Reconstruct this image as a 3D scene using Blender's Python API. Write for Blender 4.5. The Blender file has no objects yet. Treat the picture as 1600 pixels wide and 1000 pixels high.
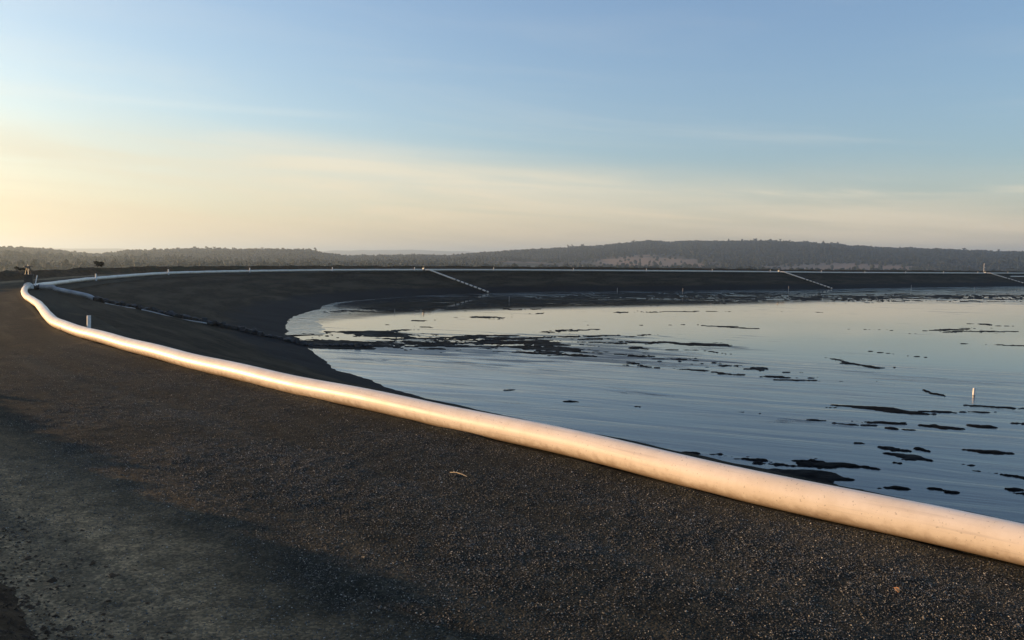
import bpy, math, random
import numpy as np
from mathutils import Vector, Matrix

R = math.radians
random.seed(7)
rng = np.random.default_rng(11)
sc = bpy.context.scene
col = sc.collection

# ------------------------------------------------------------------ camera, sky, sun, exposure
CAM_H = 1.65
cam_d = bpy.data.cameras.new('camera')
cam = bpy.data.objects.new('camera', cam_d)
col.objects.link(cam)
cam_d.sensor_fit = 'HORIZONTAL'
cam_d.sensor_width = 36.0
cam_d.lens = 28.24
cam_d.clip_start = 0.05
cam_d.clip_end = 40000
cam.matrix_world = (Matrix.Translation((0, 0, CAM_H)) @ Matrix.Rotation(R(90 - 4.33), 4, 'X')
                    @ Matrix.Rotation(0.0135, 4, 'Z'))
sc.camera = cam

SUN_EL = R(5.6)
SUN_AZ = R(-72)          # measured from the view direction (+Y) towards +X
sun_dir = Vector((math.sin(SUN_AZ) * math.cos(SUN_EL), math.cos(SUN_AZ) * math.cos(SUN_EL), math.sin(SUN_EL)))
sd = bpy.data.lights.new('sun', 'SUN')
sd.energy = 5.0
sd.angle = R(0.53)
sd.color = (1.0, 0.60, 0.28)
sun = bpy.data.objects.new('sun', sd)
col.objects.link(sun)
sun.rotation_euler = sun_dir.to_track_quat('Z', 'Y').to_euler()

w = bpy.data.worlds.new('World')
sc.world = w
w.use_nodes = True
wt = w.node_tree
wt.nodes.clear()


def nd(t, typ, **kw):
    n = t.nodes.new(typ)
    for k, v in kw.items():
        if k.startswith('i_'):
            key = k[2:]
            n.inputs[int(key) if key.isdigit() else key.replace('_', ' ')].default_value = v
        else:
            setattr(n, k, v)
    return n


def lk(t, a, b):
    t.links.new(a, b)


def mathn(t, op, a, b=None, c=None, clamp=False):
    n = t.nodes.new('ShaderNodeMath')
    n.operation = op
    n.use_clamp = clamp
    for i, v in enumerate((a, b, c)):
        if v is None:
            continue
        if isinstance(v, (int, float)):
            n.inputs[i].default_value = v
        else:
            t.links.new(v, n.inputs[i])
    return n.outputs[0]


def smooth(t, v, lo, hi, to0=0.0, to1=1.0):
    n = t.nodes.new('ShaderNodeMapRange')
    n.interpolation_type = 'SMOOTHSTEP'
    n.inputs['From Min'].default_value = lo
    n.inputs['From Max'].default_value = hi
    n.inputs['To Min'].default_value = to0
    n.inputs['To Max'].default_value = to1
    t.links.new(v, n.inputs['Value'])
    return n.outputs['Result']


def mixc(t, fac, a, b, blend='MIX'):
    n = t.nodes.new('ShaderNodeMix')
    n.data_type = 'RGBA'
    n.blend_type = blend
    if isinstance(fac, (int, float)):
        n.inputs[0].default_value = fac
    else:
        t.links.new(fac, n.inputs[0])
    for i, v in ((6, a), (7, b)):
        if isinstance(v, tuple):
            n.inputs[i].default_value = (*v, 1) if len(v) == 3 else v
        else:
            t.links.new(v, n.inputs[i])
    return n.outputs[2]


sky = nd(wt, 'ShaderNodeTexSky', sky_type='NISHITA', sun_disc=False, sun_elevation=SUN_EL, sun_rotation=SUN_AZ,
         altitude=200, air_density=1.0, dust_density=1.6, ozone_density=1.6)
tc = nd(wt, 'ShaderNodeTexCoord')
nrm = nd(wt, 'ShaderNodeVectorMath', operation='NORMALIZE')
lk(wt, tc.outputs['Generated'], nrm.inputs[0])
sep = nd(wt, 'ShaderNodeSeparateXYZ')
lk(wt, nrm.outputs[0], sep.inputs[0])
el = mathn(wt, 'ARCSINE', sep.outputs[2])
az = mathn(wt, 'ARCTAN2', sep.outputs[0], sep.outputs[1])
# thin cirrus veils: long faint bands, sloping a little down to the right
elt = mathn(wt, 'ADD', el, mathn(wt, 'MULTIPLY', az, 0.055))
cv = nd(wt, 'ShaderNodeCombineXYZ')
lk(wt, mathn(wt, 'MULTIPLY', az, 1.6), cv.inputs[0])
lk(wt, mathn(wt, 'MULTIPLY', elt, 17.0), cv.inputs[1])
cn = nd(wt, 'ShaderNodeTexNoise', i_Scale=1.0, i_Detail=7.0, i_Roughness=0.58, i_Distortion=0.5)
lk(wt, cv.outputs[0], cn.inputs['Vector'])
veil = smooth(wt, cn.outputs['Fac'], 0.45, 0.75)
band = mathn(wt, 'MULTIPLY', smooth(wt, elt, 0.02, 0.06), smooth(wt, elt, 0.23, 0.10))
veil = mathn(wt, 'MULTIPLY', veil, mathn(wt, 'MULTIPLY_ADD', band, 0.75, 0.25))
# clear-air grade of the sky: cleaner blues
ssp = nd(wt, 'ShaderNodeSeparateColor'); lk(wt, sky.outputs[0], ssp.inputs[0])
scm = nd(wt, 'ShaderNodeCombineColor')
for i, (k_, g_) in enumerate(((1.43, 0.90), (1.58, 0.90), (2.08, 0.77))):
    lk(wt, mathn(wt, 'MULTIPLY', mathn(wt, 'POWER', ssp.outputs[i], g_), k_), scm.inputs[i])
# a broad creamy veil low in the sky, with a soft sloping upper edge
vn = nd(wt, 'ShaderNodeTexNoise', i_Scale=0.6, i_Detail=3.0); lk(wt, cv.outputs[0], vn.inputs['Vector'])
ve = mathn(wt, 'ADD', elt, mathn(wt, 'MULTIPLY_ADD', vn.outputs['Fac'], 0.11, -0.055))
low = smooth(wt, ve, 0.150, 0.072)
lowc = mixc(wt, smooth(wt, el, 0.02, 0.10), (5.9, 4.45, 2.75), (5.7, 4.7, 3.25))
streak = mathn(wt, 'SUBTRACT', el, mathn(wt, 'MULTIPLY_ADD', vn.outputs['Fac'], 0.012, 0.162))
streak = smooth(wt, mathn(wt, 'ABSOLUTE', streak), 0.0075, 0.0)
streak = mathn(wt, 'MULTIPLY', streak, mathn(wt, 'MULTIPLY', smooth(wt, az, -0.65, -0.4), smooth(wt, az, -0.1, -0.3)))
lowc = mixc(wt, smooth(wt, az, -0.1, 0.5), lowc, mixc(wt, smooth(wt, el, 0.02, 0.10), (6.2, 4.9, 3.3), (5.1, 4.5, 3.4)))
lowc = mixc(wt, smooth(wt, az, -0.1, -0.5), lowc, mixc(wt, smooth(wt, el, 0.02, 0.10), (4.7, 3.5, 2.15), (4.5, 4.0, 2.95)))
wcv = nd(wt, 'ShaderNodeCombineXYZ'); lk(wt, mathn(wt, 'MULTIPLY', az, 3.2), wcv.inputs[0]); lk(wt, mathn(wt, 'MULTIPLY', elt, 42.0), wcv.inputs[1])
wn = nd(wt, 'ShaderNodeTexNoise', i_Scale=1.0, i_Detail=8.0, i_Roughness=0.62, i_Distortion=0.6); lk(wt, wcv.outputs[0], wn.inputs['Vector'])
wisp = smooth(wt, wn.outputs['Fac'], 0.34, 0.70)
skyc = mixc(wt, mathn(wt, 'MULTIPLY', low, mathn(wt, 'MULTIPLY_ADD', wisp, 0.30, 0.42)), scm.outputs[0], lowc)
# brighter upper rim of the veil, and a broken streak lower down at the right
rim = smooth(wt, mathn(wt, 'ABSOLUTE', mathn(wt, 'SUBTRACT', mathn(wt, 'ADD', elt, mathn(wt, 'MULTIPLY_ADD', vn.outputs['Fac'], 0.05, -0.025)), 0.096)), 0.018, 0.0)
rim = mathn(wt, 'MULTIPLY', rim, mathn(wt, 'MULTIPLY', smooth(wt, az, -0.50, -0.20), smooth(wt, az, 0.34, 0.05)))
str2 = smooth(wt, mathn(wt, 'ABSOLUTE', mathn(wt, 'SUBTRACT', el, 0.080)), 0.007, 0.0)
str2 = mathn(wt, 'MULTIPLY', str2, mathn(wt, 'MULTIPLY', smooth(wt, az, 0.15, 0.32), smooth(wt, wn.outputs['Fac'], 0.42, 0.62)))
rim = mathn(wt, 'MAXIMUM', mathn(wt, 'MULTIPLY', rim, mathn(wt, 'MULTIPLY_ADD', wisp, 0.35, 0.12)), mathn(wt, 'MULTIPLY', str2, 0.5))
skyc = mixc(wt, rim, skyc, (5.3, 4.7, 3.5))
cloud = mixc(wt, mathn(wt, 'MULTIPLY', veil, 0.30), skyc, (5.6, 5.0, 4.0))
cloud = mixc(wt, mathn(wt, 'MULTIPLY', streak, 0.10), cloud, (6.0, 5.8, 5.0))
bg = nd(wt, 'ShaderNodeBackground')
bg.inputs['Strength'].default_value = 0.1
lk(wt, cloud, bg.inputs['Color'])
wo = nd(wt, 'ShaderNodeOutputWorld')
lk(wt, bg.outputs[0], wo.inputs['Surface'])

sc.view_settings.view_transform = 'Standard'
sc.view_settings.look = 'None'
sc.view_settings.gamma = 1.0
sc.view_settings.use_curve_mapping = False
sc.view_settings.exposure = 0.9
sc.cycles.use_denoising = True
sc.cycles.max_bounces = 6
sc.cycles.volume_bounces = 0


# ------------------------------------------------------------------ helpers
def set_props(o, label=None, cat=None, group=None, kind=None):
    if label: o['label'] = label
    if cat: o['category'] = cat
    if group: o['group'] = group
    if kind: o['kind'] = kind
    return o


def link(name, me, parent=None, mat=None):
    o = bpy.data.objects.new(name, me)
    col.objects.link(o)
    if parent: o.parent = parent
    if mat and not me.materials: me.materials.append(mat)
    return o


def empty(name, loc, label, cat, group=None, rz=0.0):
    o = bpy.data.objects.new(name, None)
    col.objects.link(o)
    o.location = loc
    o.rotation_euler = (0, 0, rz)
    o.empty_display_size = 0.2
    return set_props(o, label, cat, group)


def mesh_np(name, V, F, smoothed=True, uv=None):
    """V (n,3), F (m,4) or (m,3) index arrays"""
    V = np.ascontiguousarray(V, dtype=np.float32)
    F = np.ascontiguousarray(F, dtype=np.int32)
    me = bpy.data.meshes.new(name)
    n, k = F.shape
    me.vertices.add(len(V)); me.vertices.foreach_set('co', V.ravel())
    me.loops.add(n * k); me.loops.foreach_set('vertex_index', F.ravel())
    me.polygons.add(n)
    me.polygons.foreach_set('loop_start', np.arange(0, n * k, k, dtype=np.int32))
    me.polygons.foreach_set('use_smooth', np.full(n, smoothed, dtype=bool))
    me.update(calc_edges=True)
    if uv is not None:
        ul = me.uv_layers.new(name='uv')
        ul.data.foreach_set('uv', np.ascontiguousarray(uv[F.ravel()], dtype=np.float32).ravel())
    me.validate()
    return me


def grid_faces(nu, nv, closed_u=False, closed_v=False):
    iu = np.arange(nu if closed_u else nu - 1)
    iv = np.arange(nv if closed_v else nv - 1)
    a, b = np.meshgrid(iu, iv, indexing='ij')
    a2, b2 = (a + 1) % nu, (b + 1) % nv
    return np.stack([a * nv + b, a2 * nv + b, a2 * nv + b2, a * nv + b2], -1).reshape(-1, 4)


def _hash(ix, iy, seed):
    h = (ix.astype(np.int64) * 374761393 + iy.astype(np.int64) * 668265263 + seed * 1442695041) & 0xFFFFFFFF
    h = ((h ^ (h >> 13)) * 1274126177) & 0xFFFFFFFF
    h = h ^ (h >> 16)
    return (h & 0xFFFF) / 65535.0


def vnoise(x, y, seed=0):
    x = np.asarray(x, float); y = np.asarray(y, float)
    ix, iy = np.floor(x), np.floor(y)
    fx, fy = x - ix, y - iy
    fx = fx * fx * (3 - 2 * fx); fy = fy * fy * (3 - 2 * fy)
    a = _hash(ix, iy, seed); b = _hash(ix + 1, iy, seed)
    c = _hash(ix, iy + 1, seed); d = _hash(ix + 1, iy + 1, seed)
    return (a + (b - a) * fx) * (1 - fy) + (c + (d - c) * fx) * fy


def fbm(x, y, oct=4, seed=0, gain=0.5):
    s = 0; a = 1; t = 0
    for i in range(oct):
        s = s + a * vnoise(x * 2 ** i + 17.3 * i, y * 2 ** i - 9.1 * i, seed + i)
        t += a; a *= gain
    return s / t


def sstep(x, a, b):
    t = np.clip((x - a) / (b - a), 0, 1)
    return t * t * (3 - 2 * t)


class MB:
    """collects simple solids into one mesh"""
    def __init__(self):
        self.v = []; self.f = []

    def add(self, V, F):
        o = len(self.v)
        self.v += [tuple(p) for p in V]
        self.f += [tuple(i + o for i in q) for q in F]

    def box(self, c, s, rot=None):
        V = [Vector((x * s[0] / 2, y * s[1] / 2, z * s[2] / 2)) for x in (-1, 1) for y in (-1, 1) for z in (-1, 1)]
        if rot is not None: V = [rot @ v for v in V]
        self.add([v + Vector(c) for v in V],
                 [(0, 1, 3, 2), (4, 6, 7, 5), (0, 4, 5, 1), (2, 3, 7, 6), (0, 2, 6, 4), (1, 5, 7, 3)])

    def tube(self, p, q, r, n=12, r2=None, caps=True):
        p, q = Vector(p), Vector(q)
        d = (q - p).normalized()
        u = d.orthogonal().normalized(); v = d.cross(u)
        r2 = r if r2 is None else r2
        ring = [(math.cos(2 * math.pi * i / n), math.sin(2 * math.pi * i / n)) for i in range(n)]
        V = [p + (u * a + v * b) * r for a, b in ring] + [q + (u * a + v * b) * r2 for a, b in ring]
        F = [(i, (i + 1) % n, n + (i + 1) % n, n + i) for i in range(n)]
        if caps: F += [tuple(range(n - 1, -1, -1)), tuple(range(n, 2 * n))]
        self.add(V, F)

    def torus(self, c, axis, R_, r, n=20, m=8):
        ax = Vector(axis).normalized(); u = ax.orthogonal().normalized(); v = ax.cross(u); c = Vector(c)
        V = []
        for i in range(n):
            a = 2 * math.pi * i / n; e = u * math.cos(a) + v * math.sin(a)
            for j in range(m):
                b = 2 * math.pi * j / m
                V.append(c + e * (R_ + r * math.cos(b)) + ax * (r * math.sin(b)))
        F = [(i * m + j, ((i + 1) % n) * m + j, ((i + 1) % n) * m + (j + 1) % m, i * m + (j + 1) % m)
             for i in range(n) for j in range(m)]
        self.add(V, F)

    def build(self, name, mat, parent=None, smoothed=False):
        me = bpy.data.meshes.new(name)
        me.from_pydata(self.v, [], self.f)
        if smoothed:
            me.polygons.foreach_set('use_smooth', [True] * len(me.polygons))
            me.set_sharp_from_angle(angle=R(40))
        me.update()
        return link(name, me, parent, mat)


# ------------------------------------------------------------------ materials
def new_mat(name):
    m = bpy.data.materials.new(name)
    m.use_nodes = True
    t = m.node_tree
    b = t.nodes['Principled BSDF']
    return m, t, b


def noise(t, vec, scale, detail=4, rough=0.55, dist=0.0):
    n = nd(t, 'ShaderNodeTexNoise', i_Scale=scale, i_Detail=detail, i_Roughness=rough, i_Distortion=dist)
    if vec is not None: lk(t, vec, n.inputs['Vector'])
    return n.outputs['Fac']


def objco(t):
    return nd(t, 'ShaderNodeNewGeometry').outputs['Position']


def scaled(t, vec, s):
    n = nd(t, 'ShaderNodeVectorMath', operation='MULTIPLY')
    lk(t, vec, n.inputs[0]); n.inputs[1].default_value = s
    return n.outputs[0]


def bump(t, b, h, strength=0.5, dist=0.02, prev=None):
    n = nd(t, 'ShaderNodeBump')
    n.inputs['Strength'].default_value = strength
    n.inputs['Distance'].default_value = dist
    lk(t, h, n.inputs['Height'])
    if prev is not None: lk(t, prev, n.inputs['Normal'])
    lk(t, n.outputs[0], b.inputs['Normal'])
    return n.outputs[0]


def plain(name, c, rough=0.5, metal=0.0, vary=0.25, scale=20.0):
    m, t, b = new_mat(name)
    p = objco(t)
    f = smooth(t, noise(t, p, scale, 4), 0.3, 0.7)
    lk(t, mixc(t, f, tuple(x * (1 - vary) for x in c), tuple(min(1, x * (1 + vary)) for x in c)), b.inputs['Base Color'])
    b.inputs['Roughness'].default_value = rough
    b.inputs['Metallic'].default_value = metal
    return m


def make_road_mat():
    m, t, b = new_mat('crest_gravel')
    p = objco(t)
    uvn = nd(t, 'ShaderNodeUVMap', uv_map='uv')
    su = nd(t, 'ShaderNodeSeparateXYZ'); lk(t, uvn.outputs[0], su.inputs[0])
    d = su.outputs[1]
    big = noise(t, p, 0.55, 4, 0.6)
    # long streaks of compaction along the track
    st = nd(t, 'ShaderNodeCombineXYZ'); lk(t, mathn(t, 'MULTIPLY', su.outputs[0], 0.12), st.inputs[0]); lk(t, d, st.inputs[1])
    streak = noise(t, st.outputs[0], 1.6, 4, 0.55, 0.4)
    fine = noise(t, p, 95, 3, 0.7)
    mid = noise(t, p, 9, 5, 0.65)
    c = mixc(t, smooth(t, mid, 0.3, 0.7), (0.0185, 0.0190, 0.0150), (0.037, 0.0375, 0.0290))
    # pale dusty wheel strip at the outer side of the track, dark loose gravel by the pipe
    dust = mathn(t, 'ADD', smooth(t, d, -2.5, -3.75), mathn(t, 'MULTIPLY_ADD', big, 1.4, -0.82), clamp=True)
    blot = smooth(t, noise(t, p, 5.0, 7, 0.72), 0.40, 0.62)
    dust = mathn(t, 'MULTIPLY', dust, mathn(t, 'MULTIPLY_ADD', blot, 0.50, 0.50))
    c = mixc(t, mathn(t, 'MULTIPLY', dust, 1.0), c, (0.36, 0.265, 0.152))
    c = mixc(t, mathn(t, 'MULTIPLY', smooth(t, streak, 0.48, 0.68), 0.5), c, (0.072, 0.067, 0.049))
    vor = nd(t, 'ShaderNodeTexVoronoi', i_Scale=70.0); lk(t, p, vor.inputs['Vector'])
    sv = nd(t, 'ShaderNodeSeparateColor'); lk(t, vor.outputs['Color'], sv.inputs[0])
    g = mathn(t, 'MULTIPLY', sv.outputs[0], sv.outputs[0])
    c = mixc(t, 1.0, c, mixc(t, g, (0.66, 0.66, 0.66), (1.6, 1.5, 1.38)), 'MULTIPLY')
    lk(t, c, b.inputs['Base Color'])
    b.inputs['Roughness'].default_value = 0.9
    b.inputs['Specular IOR Level'].default_value = 0.06
    h = mathn(t, 'ADD', mathn(t, 'MULTIPLY', vor.outputs['Distance'], -1.0), mathn(t, 'MULTIPLY', fine, 0.5))
    n1 = bump(t, b, mid, 0.35, 0.05)
    bump(t, b, h, 0.55, 0.012, n1)
    return m


def make_slope_mat():
    m, t, b = new_mat('slope_coarse_reject')
    p = objco(t)
    uvn = nd(t, 'ShaderNodeUVMap', uv_map='uv')
    su = nd(t, 'ShaderNodeSeparateXYZ'); lk(t, uvn.outputs[0], su.inputs[0])
    st = nd(t, 'ShaderNodeCombineXYZ'); lk(t, mathn(t, 'MULTIPLY', su.outputs[0], 0.22), st.inputs[0]); lk(t, su.outputs[1], st.inputs[1])
    streak = noise(t, st.outputs[0], 0.8, 6, 0.62, 0.5)
    mid = noise(t, p, 3.2, 6, 0.65)
    c = mixc(t, smooth(t, mid, 0.3, 0.72), (0.015, 0.0122, 0.0075), (0.045, 0.036, 0.023))
    c = mixc(t, mathn(t, 'MULTIPLY', smooth(t, streak, 0.42, 0.66), 0.8), c, (0.075, 0.057, 0.037))
    wet = mathn(t, 'ADD', su.outputs[1], mathn(t, 'MULTIPLY', noise(t, p, 0.35, 4), 2.2))
    sy = nd(t, 'ShaderNodeSeparateXYZ'); lk(t, p, sy.inputs[0])
    wet = mathn(t, 'MULTIPLY', mathn(t, 'ADD', sy.outputs[2], mathn(t, 'MULTIPLY', noise(t, p, 0.35, 4), -0.6)), -1.0)
    wf = smooth(t, wet, 1.75, 2.1)
    c = mixc(t, wf, c, (0.010, 0.010, 0.011))
    lk(t, c, b.inputs['Base Color'])
    lk(t, mathn(t, 'MULTIPLY_ADD', wf, -0.15, 0.92), b.inputs['Roughness'])
    b.inputs['Specular IOR Level'].default_value = 0.05
    n1 = bump(t, b, mid, 0.5, 0.06)
    bump(t, b, noise(t, p, 38, 3, 0.7), 0.5, 0.02, n1)
    return m


def make_bund_mat():
    m, t, b = new_mat('bund_earth')
    p = objco(t)
    mid = noise(t, p, 4.0, 6, 0.68)
    c = mixc(t, smooth(t, mid, 0.3, 0.7), (0.032, 0.021, 0.012), (0.115, 0.074, 0.040))
    c = mixc(t, smooth(t, noise(t, p, 0.6, 3), 0.5, 0.65), c, (0.050, 0.045, 0.026))
    lk(t, c, b.inputs['Base Color'])
    b.inputs['Roughness'].default_value = 0.95
    b.inputs['Specular IOR Level'].default_value = 0.1
    n1 = bump(t, b, mid, 0.7, 0.08)
    bump(t, b, noise(t, p, 45, 4, 0.7), 0.7, 0.02, n1)
    return m


def make_water_mat():
    m, t, b = new_mat('pond_water')
    p = objco(t)
    sp = nd(t, 'ShaderNodeSeparateXYZ'); lk(t, p, sp.inputs[0])
    # ruffled, silty water in the near part of the pond; still water behind the mud tongue
    big = noise(t, scaled(t, p, (0.05, 0.11, 1)), 1.0, 4, 0.5, 0.6)
    yb = mathn(t, 'ADD', sp.outputs[1], mathn(t, 'MULTIPLY_ADD', big, 8.0, -4.0))
    yb = mathn(t, 'ADD', yb, mathn(t, 'MULTIPLY', mathn(t, 'MAXIMUM', mathn(t, 'SUBTRACT', sp.outputs[0], 2.0), 0.0), 0.36))
    near = smooth(t, yb, 38.0, 33.0)
    lobe = mathn(t, 'ADD', sp.outputs[0], mathn(t, 'MULTIPLY_ADD', big, 9.0, -4.5))
    left = mathn(t, 'MULTIPLY', smooth(t, lobe, -10.0, -14.5), smooth(t, sp.outputs[1], 72.0, 58.0))
    ruf = mathn(t, 'MAXIMUM', near, left)
    rot = nd(t, 'ShaderNodeVectorRotate', rotation_type='Z_AXIS'); rot.inputs['Angle'].default_value = R(20); lk(t, p, rot.inputs['Vector'])
    pf = rot.outputs[0]
    st1 = noise(t, scaled(t, pf, (0.35, 2.1, 1)), 1.0, 5, 0.6, 0.8)
    st2 = noise(t, scaled(t, pf, (0.9, 5.0, 1)), 1.0, 4, 0.6, 0.5)
    patch = smooth(t, st1, 0.35, 0.72)
    rough = mathn(t, 'MULTIPLY_ADD', mathn(t, 'MULTIPLY', ruf, mathn(t, 'MULTIPLY_ADD', patch, 0.7, 0.3)), 0.20, 0.035)
    # smears of thin mud just under the surface, around the tongue and drifting through the near part
    sm = noise(t, scaled(t, pf, (0.16, 0.8, 1)), 1.0, 6, 0.62, 1.1)
    zone = mathn(t, 'MULTIPLY', smooth(t, sp.outputs[1], 27.0, 33.0), smooth(t, sp.outputs[1], 46.0, 40.0))
    zone = mathn(t, 'MULTIPLY', zone, mathn(t, 'MULTIPLY', smooth(t, sp.outputs[0], -9.0, -5.0), smooth(t, sp.outputs[0], 16.0, 3.0)))
    farz = smooth(t, sp.outputs[1], 76.0, 88.0)
    smear = smooth(t, mathn(t, 'ADD', sm, mathn(t, 'MULTIPLY_ADD', mathn(t, 'MAXIMUM', zone, mathn(t, 'MULTIPLY', farz, 0.8)), 0.20, -0.13)), 0.47, 0.60)
    rough = mathn(t, 'MULTIPLY_ADD', smear, 0.22, rough)
    lk(t, mathn(t, 'MULTIPLY_ADD', smear, -0.26, 1.48), b.inputs['IOR'])
    lk(t, rough, b.inputs['Roughness'])
    c = mixc(t, patch, (0.014, 0.018, 0.022), (0.055, 0.066, 0.075))
    silt = mathn(t, 'MULTIPLY', smooth(t, lobe, 7.0, -9.0), smooth(t, noise(t, scaled(t, p, (0.16, 0.7, 1)), 1.0, 5, 0.6, 0.9), 0.30, 0.62))
    c = mixc(t, mathn(t, 'MULTIPLY', silt, 0.9), c, (0.21, 0.225, 0.215))
    lk(t, mixc(t, ruf, (0.010, 0.012, 0.014), c), b.inputs['Base Color'])
    st3 = noise(t, scaled(t, pf, (0.10, 0.75, 1)), 1.0, 3, 0.5, 1.2)
    h = mathn(t, 'ADD', mathn(t, 'ADD', mathn(t, 'MULTIPLY', st1, 0.55), mathn(t, 'MULTIPLY', st2, 0.12)), mathn(t, 'MULTIPLY', st3, 2.2))
    bn = nd(t, 'ShaderNodeBump'); bn.inputs['Distance'].default_value = 0.035
    lk(t, h, bn.inputs['Height'])
    lk(t, mathn(t, 'MULTIPLY_ADD', ruf, 0.30, 0.022), bn.inputs['Strength'])
    lk(t, bn.outputs[0], b.inputs['Normal'])
    return m


def make_mud_mat():
    m, t, b = new_mat('black_mud')
    p = objco(t)
    n = noise(t, p, 2.5, 5, 0.65)
    lk(t, mixc(t, smooth(t, n, 0.35, 0.7), (0.0035, 0.0035, 0.0037), (0.0085, 0.0080, 0.0078)), b.inputs['Base Color'])
    lk(t, smooth(t, noise(t, p, 1.2, 4), 0.35, 0.65, 0.6, 0.9), b.inputs['Roughness'])
    b.inputs['Specular IOR Level'].default_value = 0.03
    bump(t, b, n, 0.6, 0.04)
    return m


def make_beach_mat():
    m, t, b = new_mat('wet_silt')
    p = objco(t)
    n = noise(t, scaled(t, p, (1, 1.6, 1)), 1.4, 5, 0.62, 0.5)
    lk(t, mixc(t, smooth(t, n, 0.35, 0.65), (0.016, 0.016, 0.016), (0.060, 0.058, 0.054)), b.inputs['Base Color'])
    lk(t, smooth(t, n, 0.35, 0.7, 0.22, 0.10), b.inputs['Roughness'])
    b.inputs['Specular IOR Level'].default_value = 0.7
    bump(t, b, noise(t, p, 6, 4), 0.4, 0.02)
    return m


def make_pipe_mat():
    m, t, b = new_mat('white_pipe_plastic')
    uvn = nd(t, 'ShaderNodeUVMap', uv_map='uv')
    su = nd(t, 'ShaderNodeSeparateXYZ'); lk(t, uvn.outputs[0], su.inputs[0])
    cv_ = nd(t, 'ShaderNodeCombineXYZ'); lk(t, mathn(t, 'MULTIPLY', su.outputs[0], 0.9), cv_.inputs[0]); lk(t, mathn(t, 'MULTIPLY', su.outputs[1], 22.0), cv_.inputs[1])
    streak = noise(t, cv_.outputs[0], 1.0, 5, 0.6, 0.3)
    p = objco(t)
    blot = noise(t, p, 3.0, 6, 0.65)
    spots = noise(t, p, 60, 2, 0.5)
    z = nd(t, 'ShaderNodeSeparateXYZ'); lk(t, p, z.inputs[0])
    c = mixc(t, smooth(t, blot, 0.35, 0.7), (0.82, 0.72, 0.59), (0.71, 0.61, 0.48))
    c = mixc(t, mathn(t, 'MULTIPLY', smooth(t, streak, 0.52, 0.72), 0.5), c, (0.50, 0.43, 0.37))
    # fine scratches along the pipe and a few scuffs
    c3 = nd(t, 'ShaderNodeCombineXYZ'); lk(t, mathn(t, 'MULTIPLY', su.outputs[0], 2.2), c3.inputs[0]); lk(t, mathn(t, 'MULTIPLY', su.outputs[1], 95.0), c3.inputs[1])
    scr = smooth(t, noise(t, c3.outputs[0], 1.0, 3, 0.6, 0.2), 0.70, 0.76)
    c = mixc(t, mathn(t, 'MULTIPLY', scr, 0.65), c, (0.22, 0.18, 0.15))
    c = mixc(t, mathn(t, 'MULTIPLY', smooth(t, spots, 0.66, 0.72), 0.5), c, (0.25, 0.20, 0.16))
    c4 = nd(t, 'ShaderNodeCombineXYZ'); lk(t, mathn(t, 'MULTIPLY', su.outputs[0], 3.5), c4.inputs[0]); lk(t, mathn(t, 'MULTIPLY', su.outputs[1], 24.0), c4.inputs[1])
    scuff = smooth(t, noise(t, c4.outputs[0], 1.0, 6, 0.7, 0.6), 0.68, 0.72)
    c = mixc(t, mathn(t, 'MULTIPLY', scuff, 0.7), c, (0.13, 0.10, 0.075))
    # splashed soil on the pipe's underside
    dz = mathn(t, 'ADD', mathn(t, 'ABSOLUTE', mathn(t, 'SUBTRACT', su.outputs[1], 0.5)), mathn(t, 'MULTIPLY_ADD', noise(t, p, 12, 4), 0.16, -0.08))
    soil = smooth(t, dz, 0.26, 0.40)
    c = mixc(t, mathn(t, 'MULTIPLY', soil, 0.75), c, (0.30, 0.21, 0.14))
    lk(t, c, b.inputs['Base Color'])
    lk(t, smooth(t, blot, 0.3, 0.7, 0.34, 0.48), b.inputs['Roughness'])
    bump(t, b, streak, 0.12, 0.01)
    return m


M = dict(
    road=make_road_mat(), slope=make_slope_mat(), bund=make_bund_mat(), water=make_water_mat(), mud=make_mud_mat(),
    beach=make_beach_mat(), pipe=make_pipe_mat(),
    white=plain('white_painted_tube', (0.72, 0.70, 0.67), 0.45, vary=0.12),
    iron=plain('dark_valve_iron', (0.035, 0.034, 0.034), 0.5, 0.3, 0.4, 30),
    steel=plain('galvanised_steel', (0.42, 0.42, 0.41), 0.4, 0.8, 0.2, 30),
    yellow=plain('wheel_sunlit_yellow', (0.75, 0.62, 0.25), 0.45, vary=0.15),  # warm sunlight on the far valve's hand wheel, put into its colour
    dull=plain('white_pipe_shaded_grey', (0.34, 0.335, 0.33), 0.6, vary=0.25, scale=3),  # white outlet pipe, its shade put into a darker grey
    clod=plain('brown_soil_clod', (0.070, 0.042, 0.021), 0.95, vary=0.5, scale=9),
    lump=plain('black_wet_lump', (0.010, 0.010, 0.011), 0.65, vary=0.5, scale=8),
    stake=plain('weathered_stake', (0.38, 0.36, 0.33), 0.7, vary=0.2),
    straw=plain('dry_straw', (0.55, 0.42, 0.24), 0.7, vary=0.2, scale=60),
    leaf=plain('orange_leaf', (0.62, 0.27, 0.08), 0.6, vary=0.2, scale=80),
    bark=plain('grey_bark', (0.09, 0.075, 0.06), 0.9, vary=0.3, scale=2),
)

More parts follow.
